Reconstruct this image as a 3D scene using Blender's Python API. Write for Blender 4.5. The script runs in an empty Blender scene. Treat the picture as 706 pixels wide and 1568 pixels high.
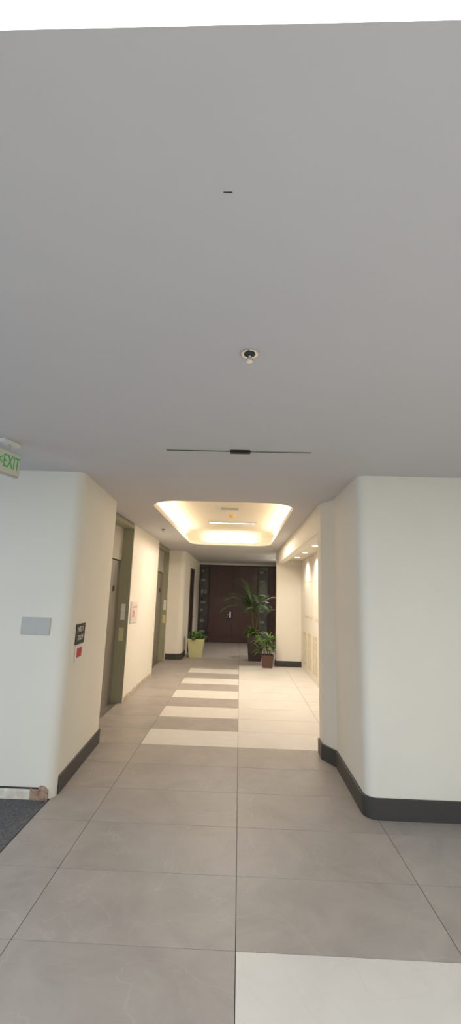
import bpy, bmesh, math, random
from mathutils import Vector, Matrix
random.seed(4)
S=bpy.context.scene
COL=S.collection
CZ=3.03

# ---------------------------------------------------------------- materials
def srgb(r,g,b):
    f=lambda c:(c/255/12.92 if c/255<=.04045 else ((c/255+.055)/1.055)**2.4)
    return (f(r),f(g),f(b),1)
def mat(name,c,rough=.6,metal=0,var=.04,scale=6,bump=0,bscale=60,spec=.5,c2=None,emis=None,es=0,trans=0,stretch=None,island=0):
    m=bpy.data.materials.new(name);m.use_nodes=True
    nt=m.node_tree;N=nt.nodes;L=nt.links;b=N['Principled BSDF']
    b.inputs['Roughness'].default_value=rough;b.inputs['Metallic'].default_value=metal
    b.inputs['Specular IOR Level'].default_value=spec
    if trans: b.inputs['Transmission Weight'].default_value=trans
    tc=N.new('ShaderNodeTexCoord');mp=N.new('ShaderNodeMapping');L.new(tc.outputs['Object'],mp.inputs['Vector'])
    if stretch: mp.inputs['Scale'].default_value=stretch
    no=N.new('ShaderNodeTexNoise');no.inputs['Scale'].default_value=scale;no.inputs['Detail'].default_value=6
    L.new(mp.outputs['Vector'],no.inputs['Vector'])
    cr=N.new('ShaderNodeValToRGB')
    a=tuple(max(0,x*(1-var)) for x in c[:3])+(1,);d=(tuple(min(1,x*(1+var)) for x in c[:3])+(1,)) if c2 is None else c2
    if c2 is not None:a=c
    cr.color_ramp.elements[0].color=a;cr.color_ramp.elements[1].color=d
    cr.color_ramp.elements[0].position=.3;cr.color_ramp.elements[1].position=.7
    L.new(no.outputs['Fac'],cr.inputs['Fac'])
    out=cr.outputs['Color']
    if island:
        g=N.new('ShaderNodeNewGeometry');mr=N.new('ShaderNodeMapRange')
        mr.inputs['To Min'].default_value=1-island;mr.inputs['To Max'].default_value=1+island
        L.new(g.outputs['Random Per Island'],mr.inputs['Value'])
        mx=N.new('ShaderNodeVectorMath');mx.operation='SCALE'
        L.new(out,mx.inputs[0]);L.new(mr.outputs['Result'],mx.inputs['Scale']);out=mx.outputs['Vector']
    L.new(out,b.inputs['Base Color'])
    if bump:
        n2=N.new('ShaderNodeTexNoise');n2.inputs['Scale'].default_value=bscale;n2.inputs['Detail'].default_value=4
        L.new(mp.outputs['Vector'],n2.inputs['Vector'])
        bp=N.new('ShaderNodeBump');bp.inputs['Strength'].default_value=bump;bp.inputs['Distance'].default_value=.01
        L.new(n2.outputs['Fac'],bp.inputs['Height']);L.new(bp.outputs['Normal'],b.inputs['Normal'])
    if emis:
        b.inputs['Emission Color'].default_value=emis;b.inputs['Emission Strength'].default_value=es
    return m
M={}
M['wall']=mat('wall_paint',srgb(229,223,210),.75,var=.015,scale=2,bump=.03,bscale=120,spec=.25)
M['ceil']=mat('ceiling_paint',srgb(207,204,205),.85,var=.012,scale=1.5,bump=.02,bscale=150,spec=.2)
M['tray']=mat('tray_paint',srgb(222,214,200),.85,var=.012,scale=1.5,spec=.2)
M['base']=mat('rubber_baseboard',srgb(64,61,59),.5,var=.05)
M['green']=mat('olive_steel_frame',srgb(150,147,122),.45,var=.03)
M['steel']=mat('brushed_stainless',srgb(165,158,150),.36,metal=.75,var=.06,scale=8,bump=.05,bscale=40,stretch=(1,1,.05))
M['transom']=mat('pale_transom',srgb(205,200,190),.12,metal=.2,var=.04)
M['chrome']=mat('chrome',srgb(215,215,215),.12,metal=1,var=.02)
M['dark']=mat('dark_gap',srgb(14,13,13),.6,var=.1)
M['wood']=mat('dark_walnut_veneer',srgb(74,46,41),.38,var=.22,scale=5,stretch=(6,6,.5),bump=.05)
M['frame']=mat('dark_bronze_frame',srgb(48,39,37),.4,var=.1)
M['glass']=mat('dark_sidelight_glass',srgb(74,78,74),.05,var=.45,scale=3,spec=.8)
M['glass_streak']=mat('pale_glass_streak',srgb(130,130,124),.4,var=.2,scale=8)  # pale tone for painted reflections and decals on the sidelights
M['white']=mat('white_plastic',srgb(225,222,214),.4,var=.02)
M['plate']=mat('grey_cover_plate',srgb(186,184,178),.5,var=.02)
M['black']=mat('black_plastic',srgb(20,20,20),.4,var=.1)
M['red']=mat('red_print',srgb(190,40,45),.5,var=.03)
M['pink']=mat('pink_print',srgb(228,212,205),.5,var=.08,scale=30)
M['rose']=mat('rose_print',srgb(208,150,145),.5,var=.08,scale=30)
M['exitg']=mat('exit_green',srgb(70,160,90),.5,var=.03,emis=srgb(50,150,75),es=.15)
M['exitw']=mat('exit_face',srgb(205,208,188),.5,var=.03)
M['carpet']=mat('charcoal_carpet',srgb(86,85,86),.95,scale=60,c2=srgb(124,123,124),bump=.6,bscale=250,spec=.1)
M['plaster']=mat('rough_plaster',srgb(208,200,183),.9,scale=9,c2=srgb(168,142,114),bump=.6,bscale=40)
M['brick']=mat('exposed_substrate',srgb(190,170,145),.95,scale=18,c2=srgb(120,70,50),bump=.8,bscale=50)
M['plasterw']=mat('patched_plaster',srgb(226,220,205),.9,scale=14,c2=srgb(200,190,170),bump=.5,bscale=40)
M['adh']=mat('adhesive_residue',srgb(228,216,190),.85,scale=9,c2=srgb(205,188,150),bump=.4,bscale=50)
M['grout']=mat('grout',srgb(72,69,66),.9,var=.08)
M['leaf']=mat('palm_leaf',srgb(78,108,60),.5,var=.3,scale=9,island=.35)
M['leaf2']=mat('broad_leaf',srgb(98,130,62),.5,var=.35,scale=9,island=.35)
M['stem']=mat('plant_stem',srgb(98,92,56),.7,var=.2)
M['potg']=mat('lime_glaze',srgb(200,196,145),.45,var=.03)
M['potd']=mat('espresso_planter',srgb(52,38,34),.45,var=.1)
M['potb']=mat('brown_planter',srgb(86,60,50),.5,var=.1)
M['soil']=mat('soil',srgb(40,30,22),.95,var=.3,scale=40,bump=.8)
M['warm']=mat('led_strip',srgb(255,240,210),.5,emis=srgb(255,230,190),es=6)
M['lens']=mat('downlight_lens',srgb(255,255,250),.5,emis=srgb(255,250,238),es=8)
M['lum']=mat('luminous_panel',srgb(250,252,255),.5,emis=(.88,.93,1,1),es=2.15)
M['detector']=mat('aged_plastic',srgb(225,190,120),.5,var=.03)
# tiles: stone with faint veins
def tile(name,c,c2,vein,rough):
    m=bpy.data.materials.new(name);m.use_nodes=True
    nt=m.node_tree;N=nt.nodes;L=nt.links;b=N['Principled BSDF']
    tc=N.new('ShaderNodeTexCoord');g=N.new('ShaderNodeNewGeometry')
    ad=N.new('ShaderNodeVectorMath');ad.operation='MULTIPLY_ADD'
    cx=N.new('ShaderNodeCombineXYZ');
    ml=N.new('ShaderNodeMath');ml.operation='MULTIPLY';ml.inputs[1].default_value=37
    L.new(g.outputs['Random Per Island'],ml.inputs[0])
    for k in range(3): L.new(ml.outputs[0],cx.inputs[k])
    ad.inputs[1].default_value=(1,1,1);L.new(tc.outputs['Object'],ad.inputs[0]);L.new(cx.outputs[0],ad.inputs[2])
    n1=N.new('ShaderNodeTexNoise');n1.inputs['Scale'].default_value=2.6;n1.inputs['Detail'].default_value=9;n1.inputs['Roughness'].default_value=.62;n1.inputs['Distortion'].default_value=.6
    L.new(ad.outputs[0],n1.inputs['Vector'])
    cr=N.new('ShaderNodeValToRGB');cr.color_ramp.elements[0].color=c;cr.color_ramp.elements[1].color=c2
    cr.color_ramp.elements[0].position=.32;cr.color_ramp.elements[1].position=.7
    L.new(n1.outputs['Fac'],cr.inputs['Fac'])
    n2=N.new('ShaderNodeTexNoise');n2.inputs['Scale'].default_value=1.1;n2.inputs['Detail'].default_value=4;n2.inputs['Distortion'].default_value=1.5
    L.new(ad.outputs[0],n2.inputs['Vector'])
    vr=N.new('ShaderNodeValToRGB');e=vr.color_ramp.elements
    e[0].position=.494;e[0].color=(0,0,0,1);e[1].position=.5;e[1].color=(1,1,1,1);x=e.new(.506);x.color=(0,0,0,1)
    L.new(n2.outputs['Fac'],vr.inputs['Fac'])
    m3=N.new('ShaderNodeMath');m3.operation='MULTIPLY';m3.inputs[1].default_value=.16
    L.new(vr.outputs['Color'],m3.inputs[0])
    mx=N.new('ShaderNodeMixRGB');L.new(m3.outputs[0],mx.inputs['Fac']);L.new(cr.outputs['Color'],mx.inputs['Color1']);mx.inputs['Color2'].default_value=vein
    L.new(mx.outputs['Color'],b.inputs['Base Color'])
    mr=N.new('ShaderNodeMapRange');mr.inputs['To Min'].default_value=rough-.05;mr.inputs['To Max'].default_value=rough+.08
    L.new(n1.outputs['Fac'],mr.inputs['Value']);L.new(mr.outputs['Result'],b.inputs['Roughness'])
    b.inputs['Specular IOR Level'].default_value=.4
    return m
M['tg']=tile('grey_porcelain_tile',srgb(157,149,141),srgb(174,166,157),srgb(208,199,190),.42)
M['tw']=tile('white_porcelain_tile',srgb(213,207,198),srgb(222,216,207),srgb(195,186,172),.4)

# ---------------------------------------------------------------- mesh helpers
def obj(name,bm,mats,parent=None,smooth=False):
    me=bpy.data.meshes.new(name);bmesh.ops.recalc_face_normals(bm,faces=bm.faces[:]);bm.to_mesh(me);bm.free()
    for m in (mats if isinstance(mats,list) else [mats]): me.materials.append(m)
    if smooth:
        for p in me.polygons:p.use_smooth=True
    o=bpy.data.objects.new(name,me);COL.objects.link(o)
    if parent:o.parent=parent
    return o
def empty(name,loc=(0,0,0)):
    e=bpy.data.objects.new(name,None);COL.objects.link(e);e.location=loc;e.empty_display_size=.1;return e
def bbox(bm,x0,x1,y0,y1,z0,z1,mi=0):
    v=[bm.verts.new(p) for p in [(x0,y0,z0),(x1,y0,z0),(x1,y1,z0),(x0,y1,z0),(x0,y0,z1),(x1,y0,z1),(x1,y1,z1),(x0,y1,z1)]]
    for f in [(0,3,2,1),(4,5,6,7),(0,1,5,4),(1,2,6,5),(2,3,7,6),(3,0,4,7)]:
        bm.faces.new([v[i] for i in f]).material_index=mi
def box(name,x0,x1,y0,y1,z0,z1,m,parent=None,bev=0):
    bm=bmesh.new();bbox(bm,x0,x1,y0,y1,z0,z1)
    if bev: bmesh.ops.bevel(bm,geom=bm.edges[:],offset=bev,segments=2,affect='EDGES')
    return obj(name,bm,m,parent)
def cyl(bm,c,r,h,axis='Z',seg=24,r2=None,mi=0):
    rot={'Z':Matrix(),'X':Matrix.Rotation(math.pi/2,4,'Y'),'Y':Matrix.Rotation(math.pi/2,4,'X')}[axis]
    g=bmesh.ops.create_cone(bm,cap_ends=True,segments=seg,radius1=r,radius2=r if r2 is None else r2,depth=h,matrix=Matrix.Translation(c)@rot)
    for v in g['verts']:
        for f in v.link_faces:f.material_index=mi
def fillet(pts,closed=False):
    out=[];n=len(pts)
    for i,p in enumerate(pts):
        r=p[2] if len(p)>2 else 0
        if r==0 or (not closed and i in(0,n-1)): out.append(Vector(p[:2]));continue
        P=Vector(p[:2]);A=Vector(pts[i-1][:2]);B=Vector(pts[(i+1)%n][:2])
        u=(A-P).normalized();w=(B-P).normalized();ang=u.angle(w)
        t=r/math.tan(ang/2);c=P+(u+w).normalized()*(r/math.sin(ang/2))
        s=P+u*t-c;e=P+w*t-c;a0=math.atan2(s.y,s.x);a1=math.atan2(e.y,e.x);d=(a1-a0+math.pi)%(2*math.pi)-math.pi
        for k in range(13):
            a=a0+d*k/12;out.append(c+Vector((math.cos(a),math.sin(a)))*r)
    return out
def prism(name,pts,z0,z1,m,parent=None):
    P=fillet(pts,True);bm=bmesh.new()
    a=[bm.verts.new((p.x,p.y,z0)) for p in P];b=[bm.verts.new((p.x,p.y,z1)) for p in P];n=len(P)
    bm.faces.new(a);bm.faces.new(b)
    for i in range(n): bm.faces.new([a[i],a[(i+1)%n],b[(i+1)%n],b[i]])
    o=obj(name,bm,m,parent)
    for p in o.data.polygons: p.use_smooth = abs(p.normal.z)<.5
    try:
        o.data.set_sharp_from_angle(angle=math.radians(20))
    except Exception: pass
    return o
def ribbon(name,pts,th,z0,z1,m,side=1,parent=None):
    P=fillet(pts);n=len(P);off=[]
    for i in range(n):
        a=P[max(i-1,0)];b=P[min(i+1,n-1)]
        if 0<i<n-1:
            t1=(P[i]-a).normalized();t2=(b-P[i]).normalized()
            n1=Vector((-t1.y,t1.x));n2=Vector((-t2.y,t2.x));nn=(n1+n2).normalized();k=1/max(.4,nn.dot(n1))
        else:
            t=(b-a).normalized();nn=Vector((-t.y,t.x));k=1
        off.append(P[i]+nn*th*k*side)
    bm=bmesh.new()
    R=[[bm.verts.new((q.x,q.y,z)) for q,z in ((P[i],z0),(off[i],z0),(off[i],z1-.004),(P[i]*.3+off[i]*.7,z1),(P[i],z1))] for i in range(n)]
    for i in range(n-1):
        for k in range(5): bm.faces.new([R[i][k],R[i][(k+1)%5],R[i+1][(k+1)%5],R[i+1][k]])
    bm.faces.new(R[0]);bm.faces.new(R[-1])
    return obj(name,bm,m,parent)
def text(name,s,size,loc,rot,m,parent=None,ext=.002,sx=1):
    c=bpy.data.curves.new(name,'FONT');c.body=s;c.size=size;c.extrude=ext;c.align_x='CENTER';c.align_y='CENTER'
    o=bpy.data.objects.new(name,c);COL.objects.link(o)
    dg=bpy.context.evaluated_depsgraph_get();me=bpy.data.meshes.new_from_object(o.evaluated_get(dg))
    bpy.data.objects.remove(o);me.materials.clear();me.materials.append(m)
    for v in me.vertices: v.co.x*=sx
    o=bpy.data.objects.new(name,me);COL.objects.link(o);o.location=loc;o.rotation_euler=rot
    if parent:o.parent=parent
    return o

# ---------------------------------------------------------------- floor
X0,Y0=.024,2.624
bm=bmesh.new();bbox(bm,-5.2,4.2,-5.2,17.2,-.1,-.004,2)
g=.0022
for i in range(-5,4):
    for j in range(-14,25):
        x0=X0+1.2*i;y0=Y0+.6*j;x1=x0+1.2;y1=y0+.6
        w=(i>=0 and 5<=j<=14) or (i==-1 and j in(5,7,9,11,13)) or (i>=0 and j<=-1)
        if y0<4.1 and x1<=-1.17:
            if i<=-3: continue
            x0=max(x0,-1.65)
        if x1-x0<.05: continue
        v=[bm.verts.new((a,b,0)) for a,b in((x0+g,y0+g),(x1-g,y0+g),(x1-g,y1-g),(x0+g,y1-g))]
        f=bm.faces.new(v);f.material_index=1 if w else 0
        r=bmesh.ops.extrude_face_region(bm,geom=[f])
        for q in r['geom']:
            if isinstance(q,bmesh.types.BMVert): q.co.z=-.005
obj('floor',bm,[M['tg'],M['tw'],M['grout']])
box('carpet',-5,-1.655,-5,4.13,-.004,.004,M['carpet'])

# ---------------------------------------------------------------- ceiling with recessed tray
TX0,TX1,TY0,TY1=-1.24,.72,5.42,10.5
def rr(x0,x1,y0,y1,r): return fillet([(x0,y0,r),(x1,y0,r),(x1,y1,r),(x0,y1,r)],True)
bm=bmesh.new()
EL,ER=.679+.0125*5.2,.679-.0125*4.2
outer=[(-5.2,EL),(4.2,ER),(4.2,17.2),(-5.2,17.2)]
ov=[bm.verts.new((x,y,CZ)) for x,y in outer];ed=[bm.edges.new((ov[i],ov[(i+1)%4])) for i in range(4)]
T=rr(TX0,TX1,TY0,TY1,.42);n=len(T);iv=[bm.verts.new((p.x,p.y,CZ)) for p in T]
ed+=[bm.edges.new((iv[i],iv[(i+1)%n])) for i in range(n)]
bmesh.ops.triangle_fill(bm,edges=ed,use_beauty=True)
obj('ceiling',bm,M['ceil'])
bm=bmesh.new()
T2=rr(TX0-.13,TX1+.13,TY0-.13,TY1+.13,.5);T3=rr(TX0+.02,TX1-.02,TY0+.02,TY1-.02,.38)
rings=[[bm.verts.new((p.x,p.y,CZ+h)) for p in Q] for Q,h in ((T,0),(T,.07),(T2,.07),(T2,.22),(T3,.33))]
for a,b in zip(rings[:-1],rings[1:]):
    for i in range(n): bm.faces.new([a[i],a[(i+1)%n],b[(i+1)%n],b[i]])
bm.faces.new(rings[-1])
obj('ceiling_tray_recess',bm,M['tray'])
# LED strips on the cove ledge
bm=bmesh.new()
zz=CZ+.075
bbox(bm,TX0-.10,TX0-.07,TY0+.4,TY1-.4,zz,zz+.012);bbox(bm,TX1+.07,TX1+.10,TY0+.4,TY1-.4,zz,zz+.012)
bbox(bm,TX0+.4,TX1-.4,TY0-.10,TY0-.07,zz,zz+.012);bbox(bm,TX0+.4,TX1-.4,TY1+.07,TY1+.10,zz,zz+.012)
obj('cove_led_strip',bm,M['warm'])
TZ=CZ+.33
# air register, smoke detector, linear light in tray
e=empty('air_register',(-.22,7.45,TZ))
bm=bmesh.new()
bbox(bm,-.19,.19,-.1,.1,-.012,0)
for k in range(6): bbox(bm,-.16,.16,-.075+k*.028,-.065+k*.028,-.02,-.012,1)
obj('register_grille',bm,[M['white'],M['plate']],e)
bm=bmesh.new();cyl(bm,(0,0,-.02),.055,.04,r2=.075);cyl(bm,(0,0,-.045),.03,.012)
o=obj('smoke_detector',bm,M['detector'],smooth=False);o.location=(-.2,8.15,TZ)
e=empty('linear_ceiling_light',(-.2,9.0,TZ))
box('housing',-.52,.52,-.04,.04,-.02,0,M['plate'],e);box('diffuser',-.49,.49,-.025,.025,-.024,-.018,M['lens'],e)
l=bpy.data.lights.new('linear_beam','AREA');l.shape='RECTANGLE';l.size=.98;l.size_y=.05;l.energy=82;l.color=(1,.88,.74)
o=bpy.data.objects.new('beam',l);COL.objects.link(o);o.parent=e;o.location=(0,0,-.03)
# main ceiling devices
e=empty('slot_diffuser',(-.04,3.38,CZ));
box('slot_frame',-.61,.61,-.016,.016,-.006,0,M['plate'],e)
box('slot_opening',-.605,.605,-.006,.006,-.008,-.005,M['dark'],e)
box('damper',-.07,.10,-.022,.03,-.022,0,M['black'],e,.004)
def sprinkler(x,y):
    bm=bmesh.new()
    cyl(bm,(0,0,-.005),.042,.010,seg=32,r2=.036,mi=0);cyl(bm,(0,0,-.011),.028,.004,seg=32,mi=1)
    cyl(bm,(0,0,-.022),.010,.03,mi=0)
    for s in(-1,1): bbox(bm,s*.014-.002,s*.014+.002,-.003,.003,-.045,-.012,0)
    bbox(bm,-.016,.016,-.003,.003,-.047,-.043,0)
    cyl(bm,(0,0,-.05),.015,.003,mi=0);cyl(bm,(0,0,-.034),.003,.02,mi=0)
    o=obj('fire_sprinkler',bm,[M['chrome'],M['black']]);o.location=(x,y,CZ);return o
sprinkler(.02,1.91);sprinkler(-1.5,8.0)
box('ceiling_scuff_mark',-.078,-.052,1.056,1.059,CZ-.001,CZ+.001,M['dark'])
# luminous ceiling behind the soffit edge
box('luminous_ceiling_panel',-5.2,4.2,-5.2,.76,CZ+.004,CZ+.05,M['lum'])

# ---------------------------------------------------------------- walls
prism('wall_left_front',[(-5.2,4.13),(-1.62,4.13,.10),(-1.70,5.62,.06),(-1.93,5.62),(-1.93,5.95),(-2.6,5.95),(-5.2,5.95)],0,CZ,M['wall'])
ribbon('baseboard_left_front',[(-1.632,4.24),(-1.70,5.60)],.018,.0,.16,M['base'],side=-1)
prism('wall_left_middle',[(-2.6,7.5),(-1.93,7.5),(-1.93,9.92),(-2.6,9.92)],0,CZ,M['wall'])
prism('wall_left_back',[(-2.6,12.0),(-2.04,12.0),(-2.04,12.25),(-1.60,12.25,.16),(-1.60,17.0),(-2.6,17.0)],0,CZ,M['wall'])
ribbon('baseboard_left_back',[(-2.04,12.25),(-1.60,12.25,.16),(-1.60,13.1)],.018,0,.16,M['base'],side=-1)
prism('wall_right_front',[(4.2,4.05),(1.13,4.05,.10),(1.13,5.14),(1.01,5.36),(1.01,5.56),(1.67,5.56),(4.2,5.56)],0,CZ,M['wall'])
ribbon('baseboard_right_front',[(4.2,4.05),(1.13,4.05,.10),(1.13,5.14),(1.01,5.36),(1.01,5.56)],.02,0,.165,M['base'],side=1)
prism('wall_right_niche',[(1.67,5.56),(1.9,5.56),(1.9,11.74),(1.67,11.74)],0,CZ,M['wall'])
prism('wall_right_back',[(1.0,11.74),(1.9,11.74),(1.9,17.0),(1.5,17.0),(1.5,11.95),(1.0,11.95)],0,CZ,M['wall'])
ribbon('baseboard_right_back',[(1.67,11.74),(1.0,11.74),(1.0,11.95)],.018,0,.14,M['base'],side=1)
prism('wall_header_niche',[(1.01,5.56),(1.16,5.56),(1.16,11.74),(1.01,11.74)],2.68,CZ,M['wall'])
box('ceiling_niche',1.16,1.67,5.56,11.74,2.79,2.85,M['tray'])
def downlight(x,y,z,en):
    e=empty('recessed_downlight',(x,y,z))
    bm=bmesh.new();cyl(bm,(0,0,-.004),.075,.008,seg=32);obj('trim_ring',bm,M['white'],e)
    bm=bmesh.new();cyl(bm,(0,0,-.009),.055,.004,seg=32);obj('lens',bm,M['lens'],e)
    l=bpy.data.lights.new('downlight_beam','SPOT');l.energy=en;l.spot_size=2.6;l.spot_blend=.8;l.color=(1,.95,.88);l.shadow_soft_size=.05
    o=bpy.data.objects.new('beam',l);COL.objects.link(o);o.parent=e;o.location=(0,0,-.03)
for y in (6.7,8.0,9.3,10.6): downlight(1.41,y,2.79,38)
for y in (13.0,14.4): downlight(1.3,y,CZ,115)  # added downlights, out of view behind the niche wall, to brighten the end doors
# unfinished wall base + patches
def rough_strip(name,axis,c,a0,a1,zmax,m,th=.012,sgn=1,var=.3):
    bm=bmesh.new();n=max(10,int((a1-a0)/.09));row=[]
    for k in range(n+1):
        a=a0+(a1-a0)*k/n;h=zmax*(1-var+var*random.random());t=th*(.6+.4*random.random())*sgn
        P=[(c,a,0),(c+t,a,0),(c+t*.8,a,h*.8),(c,a,h)] if axis=='x' else [(a,c,0),(a,c+t,0),(a,c+t*.8,h*.8),(a,c,h)]
        row.append([bm.verts.new(p) for p in P])
    for k in range(n):
        for q in range(4): bm.faces.new([row[k][q],row[k][(q+1)%4],row[k+1][(q+1)%4],row[k+1][q]])
    bm.faces.new(row[0]);bm.faces.new(row[-1])
    return obj(name,bm,m)
rough_strip('trim_2','x',-1.93,7.5,9.92,.09,M['plaster'],var=.35,th=.006)
rough_strip('trim_3','y',4.13,-4.9,-1.72,.085,M['plasterw'],sgn=-1,th=.016,var=.12)
box('trim_1',-4.9,-1.74,4.126,4.131,.085,.10,M['base'])
rough_strip('trim_4','y',4.125,-1.82,-1.66,.12,M['brick'],sgn=-1,th=.02,var=.4)
e=empty('wall_adhesive_patches')
for k in range(6):
    y=7.2+k*.72
    rr_=random.uniform(-.03,.03)
    bm=bmesh.new()
    bbox(bm,1.664,1.67,y,y+.5,.18,.95+rr_)
    obj('lower_patch_%d'%k,bm,M['adh'],e)
    for q in range(4): box('lower_streak_%d_%d'%(k,q),1.660,1.666,y+.04+q*.12,y+.10+q*.12,.22,.9+random.uniform(-.06,.02),M['plasterw'],e)
for k in range(2):
    y=8.4+k*1.55
    box('upper_patch_%d'%k,1.664,1.67,y,y+1.15,1.32,2.2,M['adh'],e)
    box('upper_skim_%d'%k,1.660,1.666,y+.05,y+1.10,1.36,2.16,M['wall'],e)
# shell behind camera: glazed lobby front and side wall with windows
def glazed(name,axis,c,a0,a1,n,z1=CZ):
    bm=bmesh.new()
    def bx(a,b,za,zb):
        if axis=='y': bbox(bm,a,b,c-.05,c+.05,za,zb)
        else: bbox(bm,c-.05,c+.05,a,b,za,zb)
    bx(a0,a1,0,.12);bx(a0,a1,z1-.12,z1)
    for k in range(n+1):
        a=a0+(a1-a0)*k/n;bx(a-.04,a+.04,.12,z1-.12)
    return obj(name,bm,M['frame'])
glazed('window_1','y',-5.1,-5.1,4.1,6)
glazed('window_2','x',-5.1,-5.0,4.0,5)
box('wall_right_side',4.1,4.25,-5.2,4.05,0,CZ,M['wall'])

# ---------------------------------------------------------------- elevators
def elevator(y0,y1,xw,xd):
    e=empty('elevator_entrance')
    box('jamb_far',xd,xw+.008,y1-.03,y1,0,CZ-.02,M['green'],e)
    box('jamb_near',xd+.1,xw+.008,y0,y0+.03,0,CZ-.02,M['green'],e)
    box('head',xd,xw+.008,y0+.03,y1-.03,CZ-.09,CZ-.02,M['green'],e)
    m=(y0+y1)/2
    box('door_leaf_near',xd-.04,xd,y0+.03,m-.003,.01,2.35,M['steel'],e)
    box('door_leaf_far',xd-.04,xd,m+.003,y1-.03,.01,2.35,M['steel'],e)
    box('transom',xd-.04,xd+.01,y0+.03,y1-.03,2.37,CZ-.09,M['transom'],e)
    box('sill',xd-.04,xw-.06,y0+.03,y1-.03,-.003,.006,M['steel'],e)
    box('shaft_back',xd-.08,xd-.05,y0,y1,0,CZ,M['dark'],e)
    yj=y1-.03
    box('hall_station',xd+.07,xd+.14,yj-.012,yj,1.35,1.62,M['white'],e)
    box('jamb_number',xd+.06,xd+.14,yj-.006,yj,1.0,1.22,M['potg'],e)
    bm=bmesh.new();cyl(bm,(xd+.105,yj-.014,1.52),.014,.006,'Y');cyl(bm,(xd+.105,yj-.014,1.44),.014,.006,'Y');obj('call_buttons',bm,M['chrome'],e)
    bm=bmesh.new();cyl(bm,(xd+.004,y1-.35,1.88),.05,.006,'X');obj('door_badge',bm,M['black'],e)
    return e
elevator(5.95,7.5,-1.93,-2.12)
elevator(9.92,12.0,-2.03,-2.18)

# ---------------------------------------------------------------- end wall with doors
YE=16.8
box('wall_end',-2.6,1.9,YE+.12,YE+.3,0,CZ,M['dark'])
box('trim_5',-1.6,1.5,YE-.02,YE+.12,2.95,CZ,M['wall'])
e=empty('double_door')
box('leaf_left',-1.20,-.268,YE,YE+.05,.01,2.90,M['wood'],e,.003)
box('leaf_right',-.258,.68,YE,YE+.05,.01,2.90,M['wood'],e,.003)
box('frame_head',-1.60,1.5,YE-.02,YE+.1,2.90,2.95,M['frame'],e)
for n,a,b in(('post_a',-1.6,-1.55),('post_b',-1.27,-1.205),('post_c',.685,.75),('post_d',1.08,1.16)):
    box('frame_'+n,a,b,YE-.02,YE+.1,0,2.90,M['frame'],e)
for s,x in((-1,-.35),):
    box('escutcheon_%d'%s,x-.022,x+.022,YE-.008,YE,.93,1.15,M['chrome'],e)
    bm=bmesh.new();cyl(bm,(x,YE-.03,1.05),.012,.05,'Y');cyl(bm,(x+s*.05,YE-.055,1.05),.011,.13,'X');obj('lever_%d'%s,bm,M['chrome'],e)
for n,a,b in(('left',-1.55,-1.27),('right',.75,1.08)):
    e=empty('sidelight_window')
    box('pane',a,b,YE+.02,YE+.03,.06,2.90,M['glass'],e)
    box('sill_rail',a,b,YE-.01,YE+.06,0,.06,M['frame'],e)
    if n=='left':
        text('lettering_reflection','ilo',.24,(-1.41,YE+.015,1.9),(math.pi/2,0,0),M['plate'],e)  # reflection of lettering, modelled as letters on the pane
    for k,z in enumerate((.35,.75,1.15,1.45,2.3,2.65)): box('pale_streak_%d'%k,a+.03,b-.05-.05*(k%3),YE+.014,YE+.02,z,z+.09,M['glass_streak'],e)  # pale streaks painted in for reflections and decals on the panes
box('wall_panel_dark',1.16,1.5,YE-.05,YE+.1,0,2.95,M['wood'])
# side door, left back wall
e=empty('door_1')
box('door_leaf',-1.599,-1.585,13.75,14.6,.01,2.55,M['frame'],e)
box('casing_near',-1.599,-1.575,13.67,13.75,0,2.62,M['wood'],e);box('casing_far',-1.599,-1.575,14.6,14.68,0,2.62,M['wood'],e)
box('casing_head',-1.599,-1.575,13.75,14.6,2.55,2.62,M['wood'],e)
bm=bmesh.new();cyl(bm,(-1.56,14.5,1.05),.012,.05,'X');cyl(bm,(-1.54,14.45,1.05),.01,.12,'Y');obj('door_lever',bm,M['chrome'],e)

# ---------------------------------------------------------------- signage and plates
box('blank_wall_plate',-2.08,-1.80,4.118,4.13,1.41,1.57,M['plate'],None,.003)
e=empty('wall_notice_sign')
xs=lambda y:-1.62-.0537*(y-4.13)+.002
def onw(name,y0,y1,z0,z1,m,d=.006,off=0):
    bm=bmesh.new();q=[]
    for y in(y0,y1):
        for dx in(off,off+d):
            for z in(z0,z1): q.append(bm.verts.new((xs(y)+dx,y,z)))
    for f in((0,1,3,2),(4,6,7,5),(0,4,5,1),(2,3,7,6),(0,2,6,4),(1,5,7,3)): bm.faces.new([q[i] for i in f])
    return obj(name,bm,m,e)
onw('black_plate',4.34,4.62,1.30,1.50,M['black']);onw('white_card',4.37,4.60,1.13,1.295,M['white'])
onw('red_symbol',4.41,4.56,1.17,1.26,M['red'],.002,.006)
text('sign_text_a','NEXT',.07,(xs(4.48)+.008,4.48,1.445),(math.pi/2,0,math.pi/2+.05),M['white'],e,.001)
text('sign_text_b','STOP',.07,(xs(4.48)+.008,4.48,1.36),(math.pi/2,0,math.pi/2+.05),M['white'],e,.001)
e=empty('framed_notice')
box('frame',-1.93,-1.912,7.62,8.12,1.28,1.66,M['white'],e,.003);box('print',-1.913,-1.909,7.66,8.08,1.32,1.62,M['pink'],e)
box('print_heading',-1.910,-1.907,7.72,7.86,1.38,1.50,M['rose'],e)
box('print_line',-1.910,-1.907,7.72,8.02,1.55,1.57,M['rose'],e)
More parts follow.
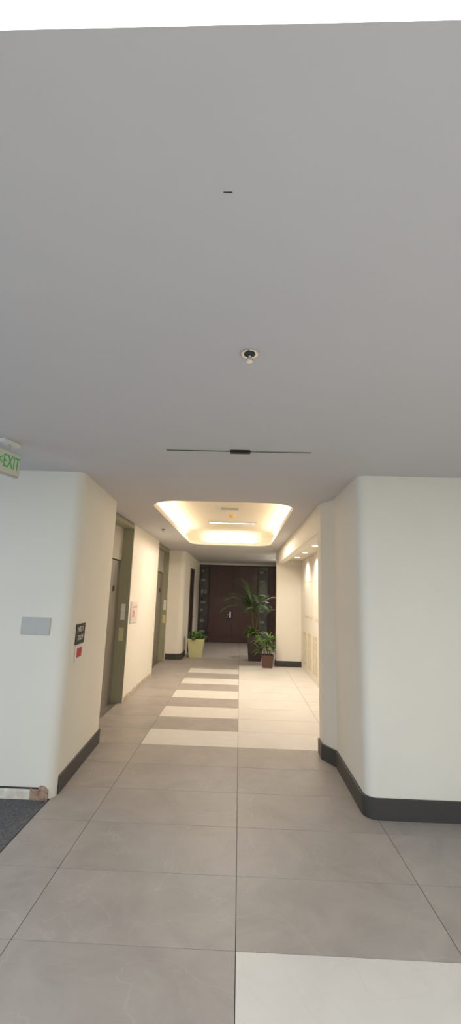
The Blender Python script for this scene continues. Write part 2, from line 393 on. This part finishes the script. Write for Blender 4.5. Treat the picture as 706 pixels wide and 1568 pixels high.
# exit sign
e=empty('exit_sign',(-1.93,3.27,CZ));e.rotation_euler=(0,0,math.radians(76))
box('canopy',-.09,.09,-.035,.035,-.03,0,M['white'],e,.004)
bm=bmesh.new();cyl(bm,(0,0,-.05),.012,.07);obj('stem',bm,M['plate'],e)
box('housing',-.125,.125,-.022,.022,-.285,-.08,M['plate'],e,.006)
box('face',-.113,.113,-.025,-.021,-.273,-.092,M['exitw'],e)
text('letters','EXIT',.155,(.022,-.026,-.182),(math.pi/2,0,0),M['exitg'],e,.002,.56)
text('chevron','<',.12,(-.092,-.026,-.182),(math.pi/2,0,0),M['exitg'],e,.002,.6)

# ---------------------------------------------------------------- plants
def square_pot(name,parent,w0,w1,h,m):
    bm=bmesh.new();lv=[(w0,0),(w1,h),(w1*.86,h),(w1*.84,h-.05)]
    R=[[bm.verts.new((sx*w/2,sy*w/2,z)) for sx,sy in((-1,-1),(1,-1),(1,1),(-1,1))] for w,z in lv]
    bm.faces.new(R[0])
    for a,b in zip(R[:-1],R[1:]):
        for i in range(4): bm.faces.new([a[i],a[(i+1)%4],b[(i+1)%4],b[i]])
    bmesh.ops.bevel(bm,geom=[x for x in bm.edges if x.is_valid and abs(x.verts[0].co.z-x.verts[1].co.z)>.1],offset=.012,segments=2,affect='EDGES')
    obj('pot',bm,m,parent)
    k=w1*.42;box('soil',-k,k,-k,k,h-.08,h-.04,M['soil'],parent)
def leaf(bm,base,d,length,width,droop,seg=5,up=Vector((0,0,1)),mi=0,fold=.15):
    d=d.normalized();side=d.cross(up)
    if side.length<.05: side=Vector((1,0,0))
    side.normalize();P=base.copy();prev=None
    for k in range(seg+1):
        t=k/seg;w=width*math.sin(math.pi*min(1,.12+t*.88))**.8*(1 if t<.98 else .05)
        nrm=side.cross(d)
        a=bm.verts.new(P-side*w/2+nrm*w*fold);c=bm.verts.new(P);b=bm.verts.new(P+side*w/2+nrm*w*fold)
        if prev:
            bm.faces.new([prev[0],prev[1],c,a]).material_index=mi;bm.faces.new([prev[1],prev[2],b,c]).material_index=mi
        prev=(a,c,b)
        d=(d+Vector((0,0,-droop/seg))).normalized();P=P+d*length/seg
def tube(bm,pts,r0,r1,mi=0,seg=6):
    R=[]
    for i,p in enumerate(pts):
        t=(pts[min(i+1,len(pts)-1)]-pts[max(i-1,0)]).normalized();a=t.orthogonal().normalized();b=t.cross(a)
        r=r0+(r1-r0)*i/(len(pts)-1)
        R.append([bm.verts.new(p+(a*math.cos(q)+b*math.sin(q))*r) for q in [2*math.pi*k/seg for k in range(seg)]])
    for a,b in zip(R[:-1],R[1:]):
        for i in range(seg): bm.faces.new([a[i],a[(i+1)%seg],b[(i+1)%seg],b[i]]).material_index=mi
def frond(bm,base,az,elev,length,droop,nl=22,ll=.3):
    d=Vector((math.cos(az)*math.cos(elev),math.sin(az)*math.cos(elev),math.sin(elev)));P=base.copy();pts=[P.copy()];ds=[d.copy()];n=16
    for k in range(n):
        d=(d+Vector((0,0,-droop/n*(.4+1.4*k/n)))).normalized();P=P+d*length/n;pts.append(P.copy());ds.append(d.copy())
    tube(bm,pts,.008,.002,1,5)
    for k in range(nl):
        t=.25+.75*k/(nl-1);f=t*n;i=min(int(f),n-1);p=pts[i].lerp(pts[i+1],f-i);dd=ds[i]
        s=dd.cross(Vector((0,0,1)));s=s.normalized() if s.length>.05 else Vector((1,0,0))
        l=ll*(math.sin(math.pi*min(1,.25+t*.72)))**.6*random.uniform(.85,1.1)
        for sg in(-1,1):
            leaf(bm,p,s*sg+dd*.9+Vector((0,0,.15)),l,.034,.7,4,mi=0,fold=.1)
random.seed(11)
e=empty('potted_palm',(.47,12.62,0))
square_pot('p',e,.36,.46,.72,M['potd'])
bm=bmesh.new()
for s in range(5):
    a=s*1.3;b=Vector((.05*math.cos(a),.05*math.sin(a),.66));tp=b+Vector((.09*math.cos(a),.09*math.sin(a),.35+.12*s))
    tube(bm,[b,b.lerp(tp,.5)+Vector((.01,0,0)),tp],.016,.010,1)
    for q in range(2):
        az=a+q*3.1+random.uniform(-.3,.3)
        frond(bm,tp,az,random.uniform(.95,1.25),random.uniform(.6,.8),random.uniform(1.3,2.0),16,.24)
for az,el,ln,dr in((3.2,.75,1.15,1.7),(3.6,1.0,1.2,1.7),(2.9,1.1,1.1,1.5),(.1,1.1,1.0,1.6),(1.57,1.4,1.2,.6),(3.9,1.3,1.2,1.2),(5.2,.9,.9,1.8),(3.1,1.25,1.2,1.2)):
    frond(bm,Vector((0,0,1.25)),az,el,ln,dr,22,.28)
obj('fronds',bm,[M['leaf'],M['stem']],e)
bm=bmesh.new()
for s in range(60):
    az=random.uniform(2.4,5.4);el=random.uniform(.0,1.4)
    b=Vector((-.08,-.1,.69));d=Vector((math.cos(az)*math.cos(el),math.sin(az)*math.cos(el),math.sin(el)));L_=random.uniform(.06,.2)
    tube(bm,[b,b+d*L_*.5,b+d*L_],.004,.003,1,4);leaf(bm,b+d*L_,d,.13,.07,1.2,4)
obj('underplanting',bm,[M['leaf2'],M['stem']],e)
e=empty('potted_dracaena',(.76,11.50,0))
square_pot('p',e,.24,.31,.32,M['potb'])
bm=bmesh.new()
for s in range(9):
    a=s*.7;b=Vector((.06*math.cos(a),.06*math.sin(a),.27));tp=b+Vector((.12*math.cos(a)-.03,.12*math.sin(a),random.uniform(.12,.5)))
    tube(bm,[b,b.lerp(tp,.5),tp],.009,.007,1)
    for q in range(15):
        az=random.uniform(0,6.28);el=random.uniform(.2,1.3)
        leaf(bm,tp+Vector((0,0,random.uniform(-.08,.05))),Vector((math.cos(az)*math.cos(el),math.sin(az)*math.cos(el),math.sin(el))),random.uniform(.18,.32),.035,random.uniform(.5,1.4),5)
for v in bm.verts: v.co.x=min(v.co.x,.22+.1*(v.co.x-.22)) if v.co.x>.22 else v.co.x; v.co.y=min(v.co.y,.22)
obj('foliage',bm,[M['leaf2'],M['stem']],e)
e=empty('potted_pothos',(-1.25,12.95,0))
square_pot('p',e,.36,.48,.52,M['potg'])
bm=bmesh.new()
for s in range(90):
    az=random.uniform(0,6.28);el=random.uniform(.1,1.4);r=random.uniform(0,.14)
    b=Vector((r*math.cos(az),r*math.sin(az),.48));d=Vector((math.cos(az)*math.cos(el),math.sin(az)*math.cos(el),math.sin(el)))
    L_=random.uniform(.06,.18);tube(bm,[b,b+d*L_*.5,b+d*L_],.004,.003,1,4)
    leaf(bm,b+d*L_,d,random.uniform(.10,.15),random.uniform(.07,.1),1.2,5)
for v in bm.verts:
    if v.co.x<-.26: v.co.x=-.26+(v.co.x+.26)*.3
obj('foliage',bm,[M['leaf2'],M['stem']],e)

# ---------------------------------------------------------------- lights
def area(name,loc,rot,sx,sy,en,col):
    l=bpy.data.lights.new(name,'AREA');l.shape='RECTANGLE';l.size=sx;l.size_y=sy;l.energy=en;l.color=col
    o=bpy.data.objects.new(name,l);COL.objects.link(o);o.location=loc;o.rotation_euler=rot;return o
warm=(1,.82,.60)
cx=(TX0+TX1)/2;cy=(TY0+TY1)/2
area('cove_light_left',(TX0-.06,cy,CZ+.09),(math.pi,0,0),.08,4.3,14,warm)
area('cove_light_right',(TX1+.06,cy,CZ+.09),(math.pi,0,0),.08,4.3,14,warm)
area('cove_light_near',(cx,TY0-.06,CZ+.09),(math.pi,0,0),1.3,.08,4.5,warm)
area('cove_light_far',(cx,TY1+.06,CZ+.09),(math.pi,0,0),1.3,.08,4.5,warm)
area('daylight_front',(0,-4.9,1.6),(math.pi/2,0,0),9,2.7,58,(.88,1,.92))
area('daylight_left',(-4.95,-.5,1.6),(math.pi/2,0,-math.pi/2),8,2.7,60,(.52,.73,1))
w=bpy.data.worlds.new('world');S.world=w;w.use_nodes=True
w.node_tree.nodes['Background'].inputs[0].default_value=(.74,.86,.97,1);w.node_tree.nodes['Background'].inputs[1].default_value=.55

# ---------------------------------------------------------------- camera
th,al,r=.0271,.1909,.0298
F=Vector((-math.sin(th)*math.cos(al),math.cos(th)*math.cos(al),math.sin(al)))
R0=Vector((math.cos(th),math.sin(th),0));U0=R0.cross(F)
R=R0*math.cos(r)+U0*math.sin(r);U=-R0*math.sin(r)+U0*math.cos(r)
c=bpy.data.cameras.new('camera');o=bpy.data.objects.new('camera',c);COL.objects.link(o)
mt=Matrix((R,U,-F)).transposed().to_4x4();mt.translation=Vector((0,0,1.85));o.matrix_world=mt
c.sensor_fit='HORIZONTAL';c.sensor_width=36;c.lens=36*646.17/706;c.clip_start=.05
S.camera=o
S.view_settings.view_transform='Standard';S.view_settings.look='None';S.view_settings.exposure=0
